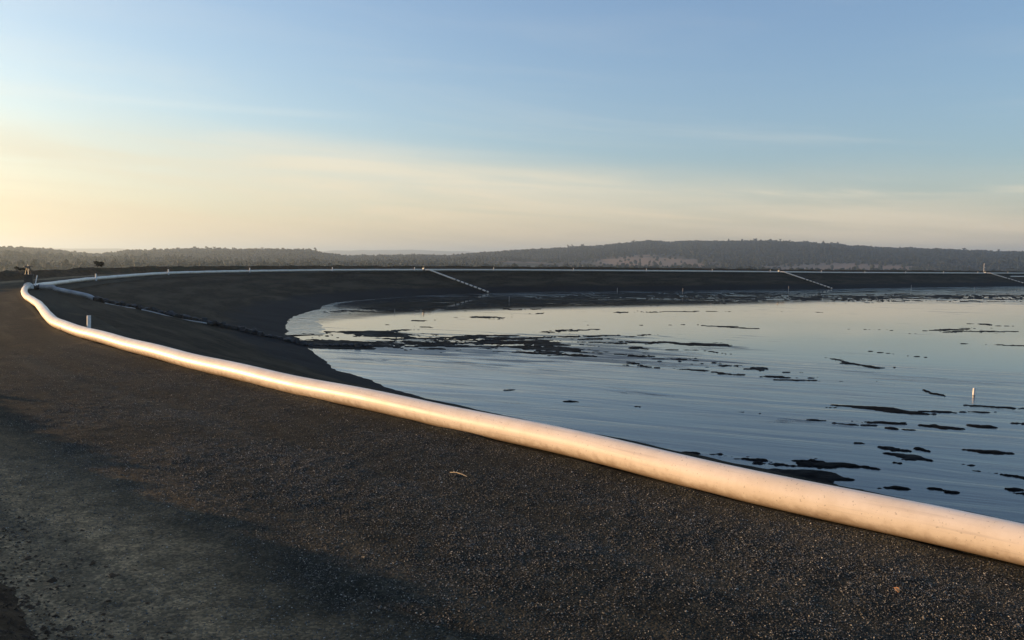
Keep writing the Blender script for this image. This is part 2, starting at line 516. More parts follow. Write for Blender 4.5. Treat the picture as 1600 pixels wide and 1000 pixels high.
# ------------------------------------------------------------------ the embankment: a closed loop around the pond
# control points of the pipe along the inner edge of the crest (metres, camera at the origin looking along +Y)
CP = [(2.84, 4.32), (1.74, 5.33), (0.01, 7.10), (-3.29, 10.27), (-6.49, 13.52), (-9.45, 16.90), (-11.95, 20.55), (-14.85, 24.95),
      (-17.55, 29.0), (-20.1, 33.0), (-21.7, 36.0), (-22.7, 39.2), (-25.2, 47.96), (-26.21, 60.44), (-24.14, 72.76), (-19.24, 84.26),
      (-11.86, 94.35), (-2.79, 102.95), (7.91, 109.41), (18.83, 115.51), (29.77, 121.55), (40.56, 127.86), (51.2, 134.42),
      (61.53, 141.46), (72.02, 148.25), (82.56, 154.97), (93.09, 161.71), (103.43, 168.73), (128, 185), (158, 197), (192, 192),
      (216, 165), (222, 125), (205, 80), (170, 38), (120, 8), (72, -14), (40, -21), (19, -11), (8.8, -1.3)]
CP = np.array(CP)


def catmull(P, n):
    N = len(P); out = []
    for i in range(N):
        p0, p1, p2, p3 = P[i - 1], P[i], P[(i + 1) % N], P[(i + 2) % N]
        # centripetal
        t01 = np.linalg.norm(p1 - p0) ** .5; t12 = np.linalg.norm(p2 - p1) ** .5; t23 = np.linalg.norm(p3 - p2) ** .5
        m1 = (p2 - p1) + t12 * ((p1 - p0) / t01 - (p2 - p0) / (t01 + t12))
        m2 = (p2 - p1) + t12 * ((p3 - p2) / t23 - (p3 - p1) / (t12 + t23))
        for k in range(n):
            t = k / n
            out.append((2 * t**3 - 3 * t**2 + 1) * p1 + (t**3 - 2 * t**2 + t) * m1 + (-2 * t**3 + 3 * t**2) * p2 + (t**3 - t**2) * m2)
    return np.array(out)


DENSE = catmull(CP, 60)
# light smoothing so that offsets stay clean
for _ in range(60):
    DENSE = 0.5 * DENSE + 0.25 * (np.roll(DENSE, 1, 0) + np.roll(DENSE, -1, 0))
seg = np.linalg.norm(np.roll(DENSE, -1, 0) - DENSE, axis=1)
ARC = np.concatenate([[0], np.cumsum(seg)])
LOOP = ARC[-1]


def path(s):
    s = np.mod(s, LOOP)
    c = np.vstack([DENSE, DENSE[:1]])
    return np.stack([np.interp(s, ARC, c[:, 0]), np.interp(s, ARC, c[:, 1])], -1)


def tangent(s):
    a = path(s + 0.6) - path(s - 0.6)
    return a / np.linalg.norm(a, axis=-1, keepdims=True)


def inward(s):
    t = tangent(s)
    return np.stack([t[..., 1], -t[..., 0]], -1)      # the loop runs away from the camera with the pond on its right


def s_near(x, y):
    return ARC[np.argmin((DENSE[:, 0] - x) ** 2 + (DENSE[:, 1] - y) ** 2)]


def crest_z(x, y):
    return 0.12 * sstep(y, 46, 64) * (1 - sstep(y, 118, 142))


POND_Z = -2.3
SLOPE = 3.65


def run_k(x, y):
    # the left bank is flatter than the near and the far one
    return 1 + 0.31 * sstep(y, 22, 36) * (1 - sstep(y, 56, 76)) * (x < 40) - 0.20 * sstep(y, 78, 96)


# stations along the loop: dense where the camera sees them close
st = [0.0]
while st[-1] < LOOP:
    p = path(np.array(st[-1]))
    dist = math.hypot(p[0], p[1])
    ahead = p[1] > -2
    st.append(st[-1] + (max(0.06, 0.012 * dist) if ahead and p[0] < 115 else 4.0))
ST = np.array(st[:-1])


def loft(name, dvals, zfun, mat, noisefun=None):
    P = path(ST); Nn = inward(ST)
    d = np.asarray(dvals)
    X = P[:, None, 0] + Nn[:, None, 0] * d[None, :]
    Y = P[:, None, 1] + Nn[:, None, 1] * d[None, :]
    Z = zfun(ST[:, None] + 0 * X, d[None, :] + 0 * X, X, Y) + crest_z(P[:, 0], P[:, 1])[:, None]
    V = np.stack([X, Y, Z], -1).reshape(-1, 3)
    uv = np.stack([ST[:, None] + 0 * X, d[None, :] + 0 * X], -1).reshape(-1, 2)
    me = mesh_np(name, V, grid_faces(len(ST), len(d), closed_u=True)[:, ::-1], True, uv)
    o = link(name, me, None, mat)
    o['kind'] = 'structure'
    return o


TOE, PEAK, BACK = -4.24, -5.05, -6.3
BUND_H = 0.48


def z_road(s, d, X, Y):
    und = (fbm(X * 0.8, Y * 0.8, 3, 5) - 0.5) * 0.035
    ruts = -0.018 * np.exp(-((d + 1.35) / 0.22) ** 2) - 0.022 * np.exp(-((d + 3.1) / 0.25) ** 2)
    grit = (fbm(X * 9, Y * 9, 3, 8) - 0.5) * 0.016
    fade = sstep(np.abs(d + 0.0), 0.0, 0.35)
    bank_ = (0.012 + 0.05 * fbm(X * 2.2, Y * 2.2, 4, 9) ** 2) * (np.exp(-((d + 0.11) / 0.07) ** 2) + np.exp(-((d - 0.13) / 0.08) ** 2))
    return bank_ + (und + ruts + grit) * fade - sstep(d, 0.35, 1.2) * 0.10 - 0.0 * d


def z_slope(s, d, X, Y):
    p_ = path(s[:, 0]); k_ = run_k(p_[:, 0], p_[:, 1])[:, None]
    z = -(d - 0.7) / (SLOPE * k_) - 0.02
    z = np.where(d < 1.2, -sstep(d, 0.35, 1.2) * 0.10 - 0.012, z)
    return z + (fbm(X * 0.5, Y * 0.5, 4, 21) - 0.5) * 0.16 * sstep(d, 1.0, 3.0) + (fbm(X * 3, Y * 3, 3, 23) - 0.5) * 0.05 * sstep(d, 0.8, 1.6)


def z_bund(s, d, X, Y):
    d = np.where(d > PEAK, np.minimum(d + (fbm(X * 1.3, Y * 1.3, 4, 36) - 0.5) * 0.75 * sstep(d, TOE + 0.6, PEAK + 0.3) + 0.0, 9), d)
    up = sstep(d, TOE + 0.25, PEAK)
    dn = sstep(d, BACK, PEAK)
    h = BUND_H * (0.80 + 0.42 * fbm(X * 0.55, Y * 0.55, 3, 31))
    rough_ = (fbm(X * 5, Y * 5, 4, 33) - 0.5) * 0.22 + (fbm(X * 18, Y * 18, 3, 35) - 0.5) * 0.11
    body = np.where(d > PEAK, up, dn) * h
    edge = sstep(d, TOE + 0.45, TOE - 0.1)
    z = body + rough_ * (0.2 + 0.8 * np.minimum(1, body / 0.25)) * edge
    z = z - 0.03 * (1 - edge) - 0.05 * sstep(d, TOE + 0.3, TOE + 0.55)
    return np.where(d < BACK, -(BACK - d) / 3.0, z)


loft('crest_road', np.concatenate([np.linspace(-4.6, -3.0, 26), np.linspace(-2.93, -0.3, 34), np.linspace(-0.25, 0.25, 17), np.linspace(0.35, 1.25, 8)]), z_road, M['road'])
loft('pond_slope', np.concatenate([np.linspace(1.0, 5.0, 22), np.linspace(5.25, 14.5, 34)]), z_slope, M['slope'])
loft('earth_bund', np.concatenate([np.linspace(-36, -8, 8), np.linspace(-6.9, -5.3, 12), np.linspace(-5.2, TOE + 0.6, 40)]), z_bund, M['bund'])

# pond water: a sheet that runs under the foot of the slope all round
SW = np.linspace(0, LOOP, 400, endpoint=False)
Pw = path(SW)
Pw = Pw + inward(SW) * (8.3 * run_k(Pw[:, 0], Pw[:, 1]))[:, None]
me = bpy.data.meshes.new('pond_water')
me.from_pydata([(x, y, POND_Z) for x, y in Pw], [], [tuple(range(len(Pw)))[::-1]])
me.update()
water = link('pond_water', me, None, M['water'])
if me.polygons[0].normal.z < 0:
    me.flip_normals()
water['kind'] = 'structure'


# wet silt margin along the left and far shore
def beach():
    s0, s1 = s_near(-20.5, 34.5), s_near(150, 195)
    S = np.arange(s0, s1, 0.5)
    d = np.linspace(7.6, 11.2, 17)
    P = path(S); Nn = inward(S)
    k_ = run_k(P[:, 0], P[:, 1])[:, None]
    X = P[:, None, 0] + Nn[:, None, 0] * d * k_; Y = P[:, None, 1] + Nn[:, None, 1] * d * k_
    wv = 1.2 * (fbm(X * 0.10, Y * 0.10, 3, 51) - 0.5)
    Z = POND_Z + 0.05 - (d[None, :] - 8.35 - wv) * 0.030 + (fbm(X * 1.5, Y * 1.5, 3, 52) - 0.5) * 0.022
    me = mesh_np('wet_beach', np.stack([X, Y, Z], -1).reshape(-1, 3), grid_faces(len(S), len(d))[:, ::-1])
    o = link('wet_beach', me, None, M['beach']); o['kind'] = 'structure'


beach()


# mud banks: one bed sheet that rises a few centimetres out of the water
def mud_sheet():
    # bars: (x0,y0,x1,y1, half width, raggedness, solidity)
    B = MUD_BARS
    rows, colsn = 420, 900
    u = np.linspace(-0.33, 0.72, colsn)                 # x / y
    q = np.linspace(1 / 118.0, 1 / 11.5, rows)          # 1 / y, even steps of view angle
    U, Q = np.meshgrid(u, q)
    Y = 1 / Q; X = U * Y
    n1 = fbm(X * 0.45, Y * 0.75, 5, 71); n2 = fbm(X * 1.7, Y * 3.2, 4, 75); n3 = fbm(X * 4.5, Y * 9, 3, 78)
    sn2 = fbm(X * 0.9, Y * 4.2, 4, 175); sn3 = fbm(X * 2.6, Y * 11, 3, 178)
    n2 = 0.35 * n2 + 0.65 * sn2; n3 = 0.4 * n3 + 0.6 * sn3
    Xq, Yq = X, Y
    wa = 0.045 * Y
    X = X + wa * 2 * (fbm(X * 0.22, Y * 0.4, 4, 181) - 0.5)
    Y = Y + wa * 0.9 * (fbm(Xq * 0.35, Y * 0.6, 4, 185) - 0.5)
    ni = fbm(X * 1.25, Y * 2.3, 5, 191, 0.62)
    rag = (1.2 + 2.4 * sstep(Y, 28, 60)) * (n1 - 0.5) + 3.6 * (ni - 0.5) + 1.2 * (n2 - 0.5) + 1.2 * (n3 - 0.5)
    nj = fbm(X * 3.2, Y * 5.0, 4, 195, 0.6); rag = rag + 2.2 * (nj - 0.5)
    nsat = fbm(X * 1.5, Y * 3.6, 5, 201, 0.6)
    lev = np.full_like(X, -1.0)
    rag = rag + 1.5 * (fbm(X * 0.07, Y * 0.14, 4, 70) - 0.5) * sstep(Y, 45, 80)
    for (x0, y0, x1, y1, hw, ra, so) in B:
        so = so + 0.38 if so >= 0.2 else so + 0.15
        if y0 < 29: so -= 0.22
        if y0 > 29 and y0 < 44 and so > 0.4: hw = hw * 1.35
        dx, dy = x1 - x0, y1 - y0
        L2 = dx * dx + dy * dy
        t = np.clip(((X - x0) * dx + (Y - y0) * dy) / L2, 0, 1)
        ex = X - (x0 + t * dx); ey = Y - (y0 + t * dy)
        dd = np.sqrt(ex * ex + ey * ey) / (hw * (0.18 + 0.82 * np.sin(np.pi * np.clip(t * 0.94 + 0.03, 0, 1)) ** 0.8))
        lev = np.maximum(lev, so - dd + rag * ra)
        if so > 0.6: lev = np.maximum(lev, -0.55 * np.sqrt(ex * ex + ey * ey * 4) / (hw + 0.25) + 5.0 * (nsat - (0.63 if y0 < 28 else 0.585)))
    X, Y = Xq, Yq
    Z = POND_Z - 0.025 + 0.05 * sstep(lev, -0.6, 0.6) + np.where(lev > 0, 0.015 * (n3 - 0.4), 0)
    me = mesh_np('mud_flat', np.stack([X, Y, Z], -1).reshape(-1, 3), grid_faces(rows, colsn))
    if me.polygons[0].normal.z < 0: me.flip_normals()
    o = link('mud_flat', me, None, M['mud']); o['kind'] = 'structure'


MUD_BARS = [
    (-11.5, 35.5, -6.0, 34.7, 0.34, 0.25, 1.3),
    (-10.72, 37.23, -5.98, 35.61, 0.703, 0.60, 0.70), (-6.21, 36.12, -3.05, 38.25, 0.507, 0.90, 0.45), (-6.24, 39.05, 1.30, 40.09, 0.765, 1.20, 0.35), (-5.25, 36.52, 0.61, 37.27, 0.721, 1.40, 0.20),
    (-3.10, 38.85, 6.88, 42.95, 0.339, 0.80, 0.40), (0.89, 36.47, 2.92, 34.43, 1.153, 0.80, 0.50), (-11.89, 41.30, -9.42, 39.26, 0.528, 1.00, 0.30),
    (-14.95, 56.71, -5.20, 65.01, 1.636, 1.30, 0.10), (-8.02, 62.69, 3.37, 70.74, 2.148, 1.30, 0.15), (-0.02, 71.96, 16.20, 78.23, 2.959, 1.30, 0.20), (12.49, 78.47, 26.56, 83.36, 2.644, 1.30, 0.20),
    (23.36, 83.82, 43.26, 90.52, 2.450, 1.30, 0.20), (43.18, 93.48, 66.97, 100.11, 3.021, 1.30, 0.20), (-12.48, 70.96, -2.52, 78.17, 1.679, 1.40, 0.15), (3.25, 82.36, 25.51, 91.57, 2.736, 1.40, 0.30),
    (-12.08, 75.59, 22.41, 93.87, 3.548, 1.00, 0.35), (-2.30, 71.40, 13.36, 79.91, 3.457, 1.10, 0.20), (7.21, 90.94, 41.87, 105.23, 3.847, 1.00, 0.30), (24.60, 88.30, 47.53, 96.28, 3.431, 1.10, 0.25),
    (38.61, 96.99, 72.83, 108.90, 4.255, 1.00, 0.40), (37.81, 86.30, 60.85, 90.92, 1.901, 1.10, 0.10), (11.93, 74.91, 20.23, 76.95, 0.932, 1.00, 0.10), (-14.20, 55.52, -8.02, 62.69, 0.843, 1.10, 0.10),
    (-2.56, 53.42, -0.00, 54.49, 1.181, 0.60, 0.50), (-6.12, 51.09, -4.42, 50.33, 0.522, 0.80, 0.30), (-7.56, 47.32, -5.09, 45.49, 0.350, 0.90, 0.00), (-9.41, 42.03, -8.59, 42.16, 0.360, 0.80, 0.40),
    (-11.69, 40.62, -9.65, 39.55, 0.425, 0.60, 0.50), (-7.77, 42.28, -5.59, 41.15, 1.417, 0.50, 0.70), (-7.77, 40.49, -5.13, 40.19, 0.497, 0.80, 0.40), (0.01, 41.96, -3.23, 40.45, 0.414, 0.70, 0.40),
    (-5.67, 39.45, 0.01, 40.57, 0.391, 0.60, 0.60), (-4.82, 37.72, 0.01, 39.27, 0.905, 1.20, 0.25), (-5.74, 35.91, -0.89, 37.65, 0.965, 1.30, 0.25), (-7.12, 37.12, -1.14, 36.22, 0.685, 1.10, 0.30),
    (-3.04, 34.69, -2.33, 34.53, 0.367, 0.80, 0.40), (-10.80, 37.51, -6.44, 36.64, 0.560, 0.60, 0.60), (-0.59, 37.98, 2.72, 37.54, 1.163, 0.60, 0.55), (0.30, 35.87, 2.89, 35.92, 1.052, 0.60, 0.55),
    (0.02, 34.09, 3.02, 32.84, 0.343, 0.80, 0.50), (2.11, 43.75, 3.69, 46.02, 0.409, 0.70, 0.40), (-0.00, 57.01, 2.58, 58.88, 0.544, 0.80, 0.20), (4.84, 60.77, 16.52, 64.73, 0.557, 1.00, 0.00),
    (1.89, 59.44, 20.95, 65.66, 0.394, 0.80, 0.00), (4.69, 48.88, 10.36, 49.82, 0.346, 0.90, 0.05), (12.31, 49.65, 14.64, 48.17, 0.388, 0.80, 0.30), (6.09, 41.08, 7.23, 43.00, 0.251, 0.90, 0.20),
    (3.41, 40.38, 5.17, 40.29, 0.364, 0.70, 0.40), (3.75, 38.84, 6.19, 38.56, 0.244, 0.90, 0.30), (6.29, 39.18, 8.09, 38.81, 0.310, 0.80, 0.40), (8.03, 38.51, 11.12, 37.47, 0.529, 0.70, 0.50),
    (5.81, 36.55, 6.28, 36.34, 0.406, 0.50, 0.50), (7.75, 35.74, 8.57, 35.59, 0.207, 0.70, 0.40), (8.74, 35.11, 9.21, 34.21, 0.196, 0.70, 0.40), (3.25, 32.22, 4.82, 29.87, 0.196, 1.20, 0.10),
    (4.16, 30.35, 7.28, 28.25, 0.175, 1.10, 0.25), (6.82, 28.20, 10.16, 27.43, 0.174, 1.10, 0.25), (8.70, 27.01, 11.10, 26.51, 0.191, 1.00, 0.30), (11.70, 27.43, 12.76, 25.98, 0.175, 0.80, 0.40),
    (10.33, 25.64, 12.03, 25.52, 0.134, 1.00, 0.20), (12.73, 25.08, 12.78, 24.01, 0.124, 0.80, 0.40), (3.61, 34.51, 8.41, 29.87, 0.839, 1.60, -0.55), (5.68, 32.07, 10.51, 28.39, 0.557, 1.60, -0.50),
    (12.55, 33.24, 13.59, 30.75, 0.313, 0.80, 0.35), (13.38, 30.55, 13.81, 30.41, 0.418, 0.60, 0.60), (15.11, 37.69, 17.58, 34.24, 0.210, 1.00, 0.00), (20.83, 48.25, 22.88, 47.69, 0.374, 0.80, 0.30),
    (24.54, 47.94, 29.92, 50.57, 0.738, 1.30, 0.05), (24.89, 47.15, 31.02, 48.49, 0.557, 1.20, 0.10), (29.82, 54.08, 31.42, 52.78, 0.579, 1.00, 0.30), (24.84, 64.86, 25.68, 65.04, 0.683, 0.60, 0.50),
    (23.17, 40.45, 26.02, 39.61, 0.261, 1.10, 0.10), (21.05, 46.17, 24.42, 46.26, 0.347, 1.00, 0.10), (9.00, 22.04, 11.03, 21.17, 0.433, 0.35, 0.70), (11.09, 21.44, 12.96, 21.39, 0.236, 1.20, 0.10),
    (13.00, 22.54, 14.91, 21.99, 0.204, 0.90, 0.45), (7.81, 20.09, 8.33, 19.97, 0.207, 0.50, 0.60), (8.36, 19.65, 8.95, 19.39, 0.197, 0.60, 0.55), (9.07, 19.94, 10.08, 19.77, 0.228, 0.70, 0.55),
    (10.45, 19.56, 11.25, 19.31, 0.234, 0.70, 0.55), (11.52, 19.78, 11.99, 19.51, 0.223, 0.50, 0.65), (12.69, 19.86, 13.42, 19.75, 0.162, 0.60, 0.60), (9.49, 19.05, 9.72, 18.99, 0.112, 0.50, 0.50),
    (7.80, 17.47, 8.28, 17.44, 0.095, 0.70, 0.40), (8.18, 17.07, 8.71, 16.76, 0.178, 0.90, 0.35), (8.04, 16.49, 8.50, 16.09, 0.221, 0.70, 0.50), (8.89, 17.11, 9.13, 16.78, 0.179, 1.20, 0.10),
    (9.86, 16.99, 10.60, 16.53, 0.175, 1.00, 0.25), (9.40, 17.02, 9.68, 17.04, 0.120, 0.80, 0.40), (8.80, 15.80, 9.07, 15.71, 0.103, 0.60, 0.50), (8.33, 15.28, 9.31, 15.06, 0.192, 1.10, 0.30),
    (8.99, 15.13, 9.78, 14.29, 0.181, 1.00, 0.40), (8.42, 13.95, 8.69, 13.84, 0.101, 0.80, 0.30), (7.60, 15.84, 7.71, 15.79, 0.078, 0.50, 0.40), (8.80, 13.65, 9.29, 13.56, 0.097, 0.60, 0.50),
    (7.13, 14.09, 7.63, 13.34, 0.157, 1.40, -0.35), (6.32, 14.90, 6.85, 13.99, 0.218, 1.30, -0.20), (3.27, 16.67, 5.22, 16.02, 0.222, 0.90, 0.30), (4.20, 16.07, 6.86, 15.30, 0.307, 1.10, 0.20),
    (4.67, 15.05, 6.29, 14.55, 0.457, 0.70, 0.40), (5.18, 14.41, 5.93, 14.23, 0.343, 0.40, 0.80), (0.22, 24.16, 0.61, 24.19, 0.144, 0.50, 0.50), (1.28, 22.16, 1.80, 22.00, 0.151, 0.60, 0.40),
    (5.65, 21.14, 6.44, 20.93, 0.091, 1.00, 0.10), (2.83, 21.68, 3.62, 21.18, 0.095, 1.00, 0.00),
]



mud_sheet()


# ------------------------------------------------------------------ land beyond and hills
def px2az(x): return math.atan((x - 800.0) / 1255.0)


SIL_X = [-500, -300, 0, 60, 110, 150, 185, 200, 250, 320, 400, 480, 505, 540, 620, 700, 760, 820, 860, 920, 980, 1010, 1045, 1080, 1200, 1280, 1400, 1500, 1600, 1800, 2200]
SIL_Y = [396, 392, 391, 393, 398, 402, 400, 396, 394.5, 393.5, 393.5, 395, 400, 404, 403, 403, 398, 394, 391, 389, 383, 379.5, 382.5, 380.5, 380.5, 385, 392, 395, 398, 402, 406]
FAR_X = [-500, 0, 50, 120, 190, 300, 480, 520, 620, 720, 800, 2200]
FAR_Y = [398, 391, 388.5, 388.2, 389.5, 396, 396, 392, 390.3, 392.5, 398, 412]
PLAIN_Z = -9.0


def sil(az, X_, Y_, dist):
    x = 800 + 1255 * np.tan(np.clip(az, -1.1, 1.1))
    y = np.interp(x, X_, Y_) + 4.0 * (fbm(x / 38.0, 0 * x + 3.7, 4, 97) - 0.5)
    yh = 405.0 + 0.0135 * (x - 800)
    # height of a point at that image height; distance measured along the view axis
    return CAM_H + (yh - y) / 1255.0 * dist * np.cos(np.clip(az, -1.1, 1.1))


def ridge_r(az):
    return 1500 + 350 * sstep(az, -0.1, 0.1) + 120 * (fbm(az * 9, az * 0, 3, 91) - 0.5)


def land_z(r, az):
    front = sstep(np.abs(az), 1.2, 0.75)
    rr = ridge_r(az)
    zr = sil(az, SIL_X, SIL_Y, rr)
    up = sstep(r / rr, 0.42, 1.0) ** 1.25
    dn = 1 - 0.75 * sstep(r / rr, 1.02, 1.9)
    X = r * np.sin(az); Y = r * np.cos(az)
    rel = (fbm(X / 260, Y / 260, 4, 95) - 0.5)
    z1 = PLAIN_Z + (zr - PLAIN_Z) * np.where(r < rr, up, dn) + rel * 16 * sstep(r, 500, 900) * (1 - sstep(np.abs(r / rr - 1), 0.35, 0.0))
    zf = sil(az, FAR_X, FAR_Y, 7000.0)
    b2 = sstep(r, 3800, 7000) * (1 - 0.9 * sstep(r, 7200, 10500))
    z2 = PLAIN_Z + (zf - PLAIN_Z) * b2
    return np.where(front > 0, np.maximum(z1, z2) * front + PLAIN_Z * (1 - front), PLAIN_Z)


def make_land():
    a = np.concatenate([np.linspace(-math.pi, -0.80, 50), np.linspace(-0.78, 0.78, 420), np.linspace(0.80, math.pi, 50)[:-1]])
    r = np.concatenate([[0.5, 60, 150, 300], np.geomspace(400, 3200, 90), np.geomspace(3400, 12500, 26)])
    A, RR = np.meshgrid(a, r, indexing='ij')
    Z = land_z(RR, A)
    V = np.stack([RR * np.sin(A), RR * np.cos(A), Z], -1).reshape(-1, 3)
    me = mesh_np('hills', V, grid_faces(len(a), len(r), closed_u=True))
    if me.polygons[len(me.polygons) // 2].normal.z < 0: me.flip_normals()
    m, t, b = new_mat('dry_hill_country')
    p = objco(t)
    n1 = noise(t, p, 0.006, 5, 0.6); n2 = noise(t, scaled(t, p, (1, 1, 1)), 0.03, 5, 0.65)
    c = mixc(t, smooth(t, n2, 0.35, 0.65), (0.030, 0.033, 0.028), (0.072, 0.061, 0.046))
    c = mixc(t, smooth(t, n1, 0.52, 0.62), c, (0.21, 0.135, 0.095))
    # two bare, dry paddocks at the foot of the right hill
    for (cx, cy, rx, ry) in ((185, 1090, 75, 170), (411, 972, 120, 110)):
        q = nd(t, 'ShaderNodeVectorMath', operation='SUBTRACT'); lk(t, p, q.inputs[0]); q.inputs[1].default_value = (cx, cy, 0)
        q2 = nd(t, 'ShaderNodeVectorMath', operation='LENGTH'); lk(t, scaled(t, q.outputs[0], (1 / rx, 1 / ry, 0)), q2.inputs[0])
        bare = smooth(t, mathn(t, 'ADD', q2.outputs['Value'], mathn(t, 'MULTIPLY_ADD', n2, 1.6, -0.8)), 1.15, 0.75)
        c = mixc(t, bare, c, (0.24, 0.165, 0.115))
    lk(t, c, b.inputs['Base Color']); b.inputs['Roughness'].default_value = 0.95
    b.inputs['Specular IOR Level'].default_value = 0.05
    o = link('hills', me, None, m); o['kind'] = 'structure'


make_land()

m, t, b = new_mat('eucalypt_foliage')
att = nd(t, 'ShaderNodeObjectInfo')
p = objco(t)
f = smooth(t, noise(t, p, 0.11, 3), 0.35, 0.65)
lk(t, mixc(t, f, (0.010, 0.015, 0.014), (0.025, 0.032, 0.027)), b.inputs['Base Color'])
b.inputs['Roughness'].default_value = 0.85
b.inputs['Specular IOR Level'].default_value = 0.1
M['foliage'] = m


def crown_mesh(n, rx, rz, leaf, seed, zc):
    """many small leaf-clump faces spread through an uneven crown volume"""
    g = np.random.default_rng(seed)
    nb = 5 + seed % 4
    cen = np.stack([g.normal(0, rx * 0.45, nb), g.normal(0, rx * 0.45, nb), zc + g.uniform(-0.5, 0.6, nb) * rz], -1)
    rad = g.uniform(0.35, 0.6, nb) * rx
    k = g.integers(0, nb, n)
    dirs = g.normal(size=(n, 3)); dirs /= np.linalg.norm(dirs, axis=1, keepdims=True)
    c = cen[k] + dirs * (rad[k] * g.uniform(0.3, 1.0, n) ** 0.6)[:, None] * np.array([1, 1, 0.75])
    a = g.normal(size=(n, 3)); a /= np.linalg.norm(a, axis=1, keepdims=True)
    bb = np.cross(a, g.normal(size=(n, 3))); bb /= np.linalg.norm(bb, axis=1, keepdims=True)
    s = leaf * g.uniform(0.6, 1.4, n)[:, None]
    V = np.stack([c - a * s, c + bb * s * 0.6, c + a * s, c - bb * s * 0.6], 1).reshape(-1, 3)
    return mesh_np('crown', V, np.arange(4 * n).reshape(-1, 4), False)


def trunk_mesh(h, r, seed):
    g = random.Random(seed); mb = MB()
    top = (g.uniform(-.3, .3) * h * .1, g.uniform(-.3, .3) * h * .1, h * 0.62)
    mb.tube((0, 0, -0.6), top, r, 7, r * 0.6)
    for i in range(4):
        a = g.uniform(0, 6.28)
        z0 = h * g.uniform(0.38, 0.58)
        mb.tube((top[0] * z0 / top[2], top[1] * z0 / top[2], z0),
                (math.cos(a) * h * 0.22, math.sin(a) * h * 0.22, h * g.uniform(0.7, 0.88)), r * 0.5, 5, r * 0.15)
    o = mb.build('trunk', M['bark']); me = o.data
    bpy.data.objects.remove(o)
    return me


KINDS = []
for k in range(7):
    hh = 10.0
    cm = crown_mesh(240, 3.0 + 0.5 * (k % 3), 2.4 + 0.5 * (k % 2), 0.62, 200 + k, 6.6)
    cm.materials.append(M['foliage'])
    KINDS.append((cm, trunk_mesh(hh, 0.22, k)))


def tree(x, y, z, h, k, label, group, name='gum_tree', cat='tree', wide=1.0):
    o = empty(name, (x, y, z), label, cat, group, random.uniform(0, 6.28))
    o.scale = (h / 10.0 * wide, h / 10.0 * wide, h / 10.0)
    cm, tm = KINDS[k]
    link('crown', cm, o); link('trunk', tm, o)
    return o


# skyline trees one can tell from the wood below them
ZONES = [(5, 105, 'left', 10, 'gum tree on the skyline of the hazy hill at the left edge', 'trees along the left skyline'),
         (195, 500, 'mid', 30, 'gum tree on the skyline of the flat hazy hill left of centre', 'trees along the middle skyline'),
         (560, 740, 'low', 16, 'low gum tree in the dip between the two hills', 'trees in the dip between the hills'),
         (770, 1590, 'right', 62, 'gum tree on the skyline of the long dark hill at right', 'trees along the right skyline')]
for (xa, xb, zn, n, lab, grp) in ZONES:
    for i in range(n):
        px = xa + (xb - xa) * (i + random.uniform(0.1, 0.9)) / n
        a = px2az(px)
        rr = float(ridge_r(np.array(a))) * random.uniform(0.985, 1.01)
        z = float(land_z(np.array(rr), np.array(a)))
        tree(rr * math.sin(a), rr * math.cos(a), z, random.choice([6, 7, 8, 8, 9, 10, 12]) * (0.75 if zn in ('left', 'low') else 1),
             random.randrange(7), lab, grp, wide=random.uniform(0.6, 0.95))


def woodland():
    N = 80000
    a = rng.uniform(-0.70, 0.66, N)
    r = np.sqrt(rng.uniform(480 ** 2, 2300 ** 2, N))
    rr = ridge_r(a)
    keep = r < rr * 1.06
    a, r, rr = a[keep], r[keep], rr[keep]
    X, Y = r * np.sin(a), r * np.cos(a)
    px = 800 + 1255 * np.tan(a)
    dens = 0.40 + 0.8 * (fbm(X / 150, Y / 150, 4, 61) - 0.35) + 1.0 * sstep(r / rr, 0.62, 0.86)
    # open dry paddocks
    dens -= 1.6 * np.exp(-((px - 1010) / 70) ** 2 - ((r / rr - 0.60) / 0.07) ** 2)
    dens -= 1.4 * np.exp(-((px - 1330) / 95) ** 2 - ((r / rr - 0.57) / 0.05) ** 2)
    dens -= 0.6 * np.exp(-((px - 840) / 110) ** 2 - ((r / rr - 0.52) / 0.10) ** 2)
    keep = rng.uniform(0, 1, len(a)) < np.clip(dens, 0.03, 1)
    a, r, X, Y = a[keep], r[keep], X[keep], Y[keep]
    Z = land_z(r, a)
    n = len(a)
    # each crown: a lumpy low shell of 18 faces
    lat = np.array([-0.45, 0.25, 0.75]); ring = 6
    base = []
    for q_, la in enumerate(lat):
        for j in range(ring):
            ph = 2 * math.pi * (j + 0.5 * (q_ % 2)) / ring
            base.append((math.cos(ph) * math.cos(la * 1.3), math.sin(ph) * math.cos(la * 1.3), math.sin(la * 1.3)))
    base.append((0, 0, 1)); base = np.array(base)
    F = []
    for q_ in range(2):
        for j in range(ring):
            F += [(q_ * ring + j, q_ * ring + (j + 1) % ring, (q_ + 1) * ring + j), (q_ * ring + (j + 1) % ring, (q_ + 1) * ring + (j + 1) % ring, (q_ + 1) * ring + j)]
    F += [(2 * ring + j, 2 * ring + (j + 1) % ring, 3 * ring) for j in range(ring)]
    F = np.array(F)
    jit = 1 + rng.uniform(-0.38, 0.38, (n, len(base), 1))
    sx = rng.uniform(1.3, 3.0, n); szz = sx * rng.uniform(0.75, 1.35, n)
    V = base[None] * jit * np.stack([sx, sx, szz], -1)[:, None, :]
    V = V + np.stack([X, Y, Z + szz * 0.75], -1)[:, None, :]
    FF = (F[None] + (np.arange(n) * len(base))[:, None, None]).reshape(-1, 3)
    me = mesh_np('woodland', V.reshape(-1, 3), FF, False)
    o = link('woodland', me, None, M['foliage'])
    set_props(o, 'hazy open woodland covering the plain and the low hills beyond the pond', 'woodland', None, 'stuff')


woodland()


